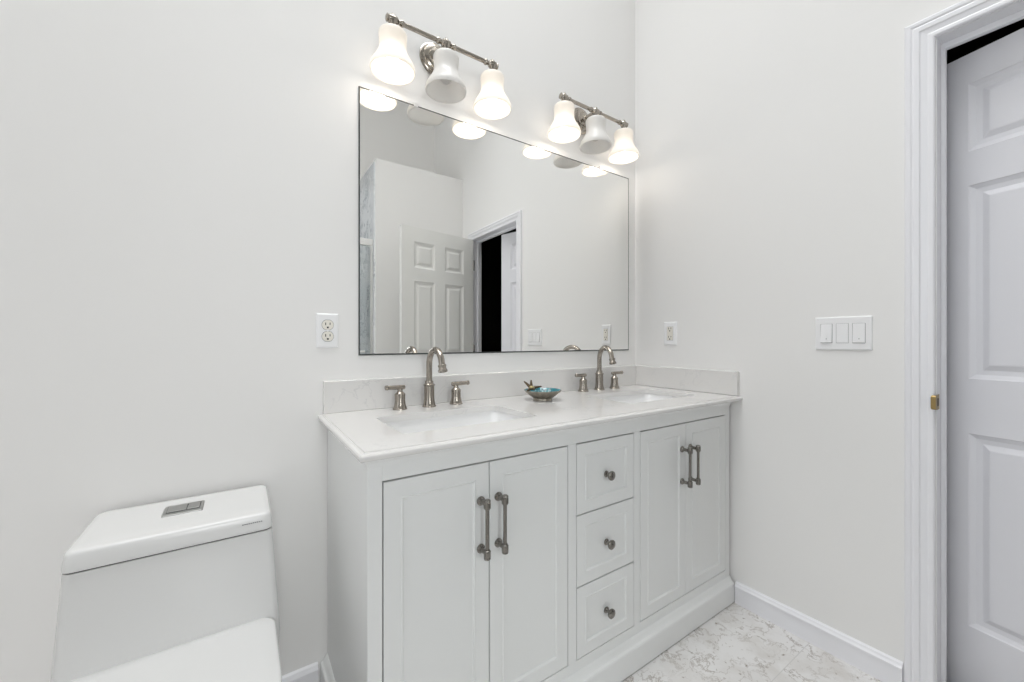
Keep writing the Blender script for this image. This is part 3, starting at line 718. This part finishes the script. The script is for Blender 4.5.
# cover plate with three openings left to right as seen
bm = bmesh.new(); w, h = 0.161, 0.117
rings_rect(bm, -w/2, w/2, -h/2, h/2, 0, -1, [(0, 0.0002), (0, 0.004), (0.003, 0.0062), (0.004, 0.0065)])
obj('cover_plate', bm, M['plate'], o)
for i, c in enumerate((-0.046, 0.0, 0.046)):
    obj('switch_gap_shade', boxes((c-0.0178, c+0.0178, -0.0069, -0.0064, -0.0345, 0.0345)), M['soft_gap_shade'], o)  # grey strip, shading around each rocker put in as colour
    bm = bmesh.new()
    out = 0.0125 if i == 0 else 0.0105
    if i == 1:
        box(bm, c-0.0168, c+0.0168, -0.0076, -0.0066, -0.0335, 0.0335)
    else:
        v = [bm.verts.new(p) for p in ((c-0.0165,-0.0066,-0.0335),(c+0.0165,-0.0066,-0.0335),(c+0.0165,-0.0066,0.0335),(c-0.0165,-0.0066,0.0335),
             (c-0.0165,-out,-0.0325),(c+0.0165,-out,-0.0325),(c+0.0165,-0.0078,0.0335),(c-0.0165,-0.0078,0.0335))]
        for f in ((0,1,2,3),(4,7,6,5),(0,4,5,1),(1,5,6,2),(2,6,7,3),(3,7,4,0)): bm.faces.new([v[k] for k in f])
    r = obj('rocker', bm, M['plate'], o, bevel=0.0006)
    if i != 1:
        bm = bmesh.new(); yy = -out + 0.018*(out-0.0078)/0.066
        sphere(bm, (c+0.001, -out+0.0007, -0.0195), 0.0016, 10, 6); obj('indicator', bm, M['grey_mark'], r)

# ------------------------------------------------------------------ toilet
tx = -1.8830
toi = empty('toilet', (tx, -0.36, 0), 'white one piece toilet with closed lid, at the vanity left side', 'toilet')
def Q(sec, z): return [(x - tx, y + 0.36, z) for x, y in sec]
def egg(hw, yb, yf, rb, n=48, straight=0.45):
    """D/egg outline from back yb to front yf (yf < yb): straight sides, elliptical nose, rounded back corners"""
    L = yb - yf; ym = yb - straight*L; P = []
    for i in range(n+1):
        a = PI*i/n; P.append((tx - hw*math.cos(a), ym - (ym-yf)*math.sin(a)))        # left -> front -> right
    for i in range(9):
        a = PI/2*i/8; P.append((tx + hw - rb + rb*math.cos(a), yb - rb + rb*math.sin(a)))
    for i in range(9):
        a = PI/2*i/8; P.append((tx - hw + rb - rb*math.sin(a), yb - rb + rb*math.cos(a)))
    return P
# tank + skirted bowl as one porcelain body
bm = bmesh.new()
tw = [(0.20, 0.178, -0.2500), (0.30, 0.190, -0.2600), (0.3925, 0.199, -0.2650), (0.44, 0.1965, -0.2640), (0.50, 0.1925, -0.2625), (0.58, 0.1870, -0.2610), (0.640, 0.1828, -0.2595), (0.6555, 0.1818, -0.2592)]
loft(bm, [Q(rrect(tx-hw, tx+hw, yf, -0.018, 0.016, 8), z) for z, hw, yf in tw])
skirt = [(0.0, 0.118, -0.03, -0.60), (0.02, 0.116, -0.03, -0.602), (0.12, 0.122, -0.03, -0.615), (0.22, 0.140, -0.026, -0.645), (0.31, 0.166, -0.022, -0.685), (0.365, 0.183, -0.020, -0.712), (0.392, 0.187, -0.019, -0.720), (0.400, 0.184, -0.021, -0.717)]
loft(bm, [Q(egg(hw, yb, yf, 0.03, straight=0.60), z) for z, hw, yb, yf in skirt])
autosmooth(obj('body', bm, M['porcelain'], toi), 40)
# tank lid with a soft crown
def lid_sec(d, z, r=0.018): return Q(rrect(tx-0.1825+d, tx+0.1825-d, -0.2640+d, -0.0255-d*0.3, r, 10), z)
bm = bmesh.new()
loft(bm, [lid_sec(0.0015, 0.6596), lid_sec(0.0005, 0.6606), lid_sec(0.0005, 0.668), lid_sec(0.0030, 0.690), lid_sec(0.0042, 0.6945), lid_sec(0.0066, 0.6980), lid_sec(0.0105, 0.6998), lid_sec(0.018, 0.7007, 0.016), lid_sec(0.06, 0.7010, 0.012)])
lid = autosmooth(obj('tank_lid', bm, M['porcelain'], toi), 50)
bm = bmesh.new(); loft(bm, [Q(rrect(tx-0.1785, tx+0.1785, -0.2560, -0.025, 0.015, 8), z) for z in (0.6545, 0.6625)]); obj('lid_gap', bm, M['groove'], toi)
# maker's mark: too small to read in the photograph, a short grey line of print
obj('maker_mark', boxes(*[(0.119+0.0042*k, 0.119+0.0042*k+0.0032, 0.36-0.2626, 0.36-0.2600, 0.6812, 0.6830) for k in range(10)]), M['grey_mark'], lid)
# dual flush
fl = bmesh.new(); fcx, fcy = 0.006, 0.36-0.122
loft(fl, [[(x+fcx-0.0085, y+fcy, 0.7008) for x, y in rrect(-0.0395, 0.0395, -0.035, 0.035, 0.004, 4)], [(x+fcx-0.0085, y+fcy, 0.7030) for x, y in rrect(-0.0395, 0.0395, -0.035, 0.035, 0.004, 4)], [(x+fcx-0.0085, y+fcy, 0.7038) for x, y in rrect(-0.038, 0.038, -0.0335, 0.0335, 0.0035, 4)]])
fp = obj('flush_plate', fl, M['flush'], toi); fp['label'] = 'satin metal dual flush plate'
obj('button_gap', boxes((fcx-0.0415, fcx+0.0245, fcy-0.020, fcy+0.026, 0.7036, 0.7041)), M['groove'], fp)
obj('flush_button', boxes((fcx-0.0405, fcx-0.0025, fcy-0.018, fcy+0.025, 0.7040, 0.7062)), M['flush'], fp, bevel=0.0012)
obj('flush_button', boxes((fcx-0.0010, fcx+0.0235, fcy-0.018, fcy+0.025, 0.7040, 0.7062)), M['flush'], fp, bevel=0.0012)
# seat ring and lid
bm = bmesh.new(); loft(bm, [Q(egg(hw, yb, yf, 0.035), z) for hw, yb, yf, z in ((0.184, -0.2590, -0.715, 0.4005), (0.186, -0.2580, -0.718, 0.404), (0.186, -0.2580, -0.718, 0.4180), (0.184, -0.2590, -0.715, 0.4195))])
autosmooth(obj('seat', bm, M['porcelain'], toi), 50)
bm = bmesh.new(); loft(bm, [Q(egg(hw, yb, yf, 0.038), z) for hw, yb, yf, z in ((0.1845, -0.2590, -0.715, 0.4215), (0.187, -0.2575, -0.719, 0.4230), (0.187, -0.2575, -0.719, 0.4385), (0.1855, -0.2580, -0.717, 0.4430), (0.181, -0.2610, -0.711, 0.4452), (0.15, -0.285, -0.68, 0.4460))])
autosmooth(obj('seat_lid', bm, M['porcelain'], toi), 50)
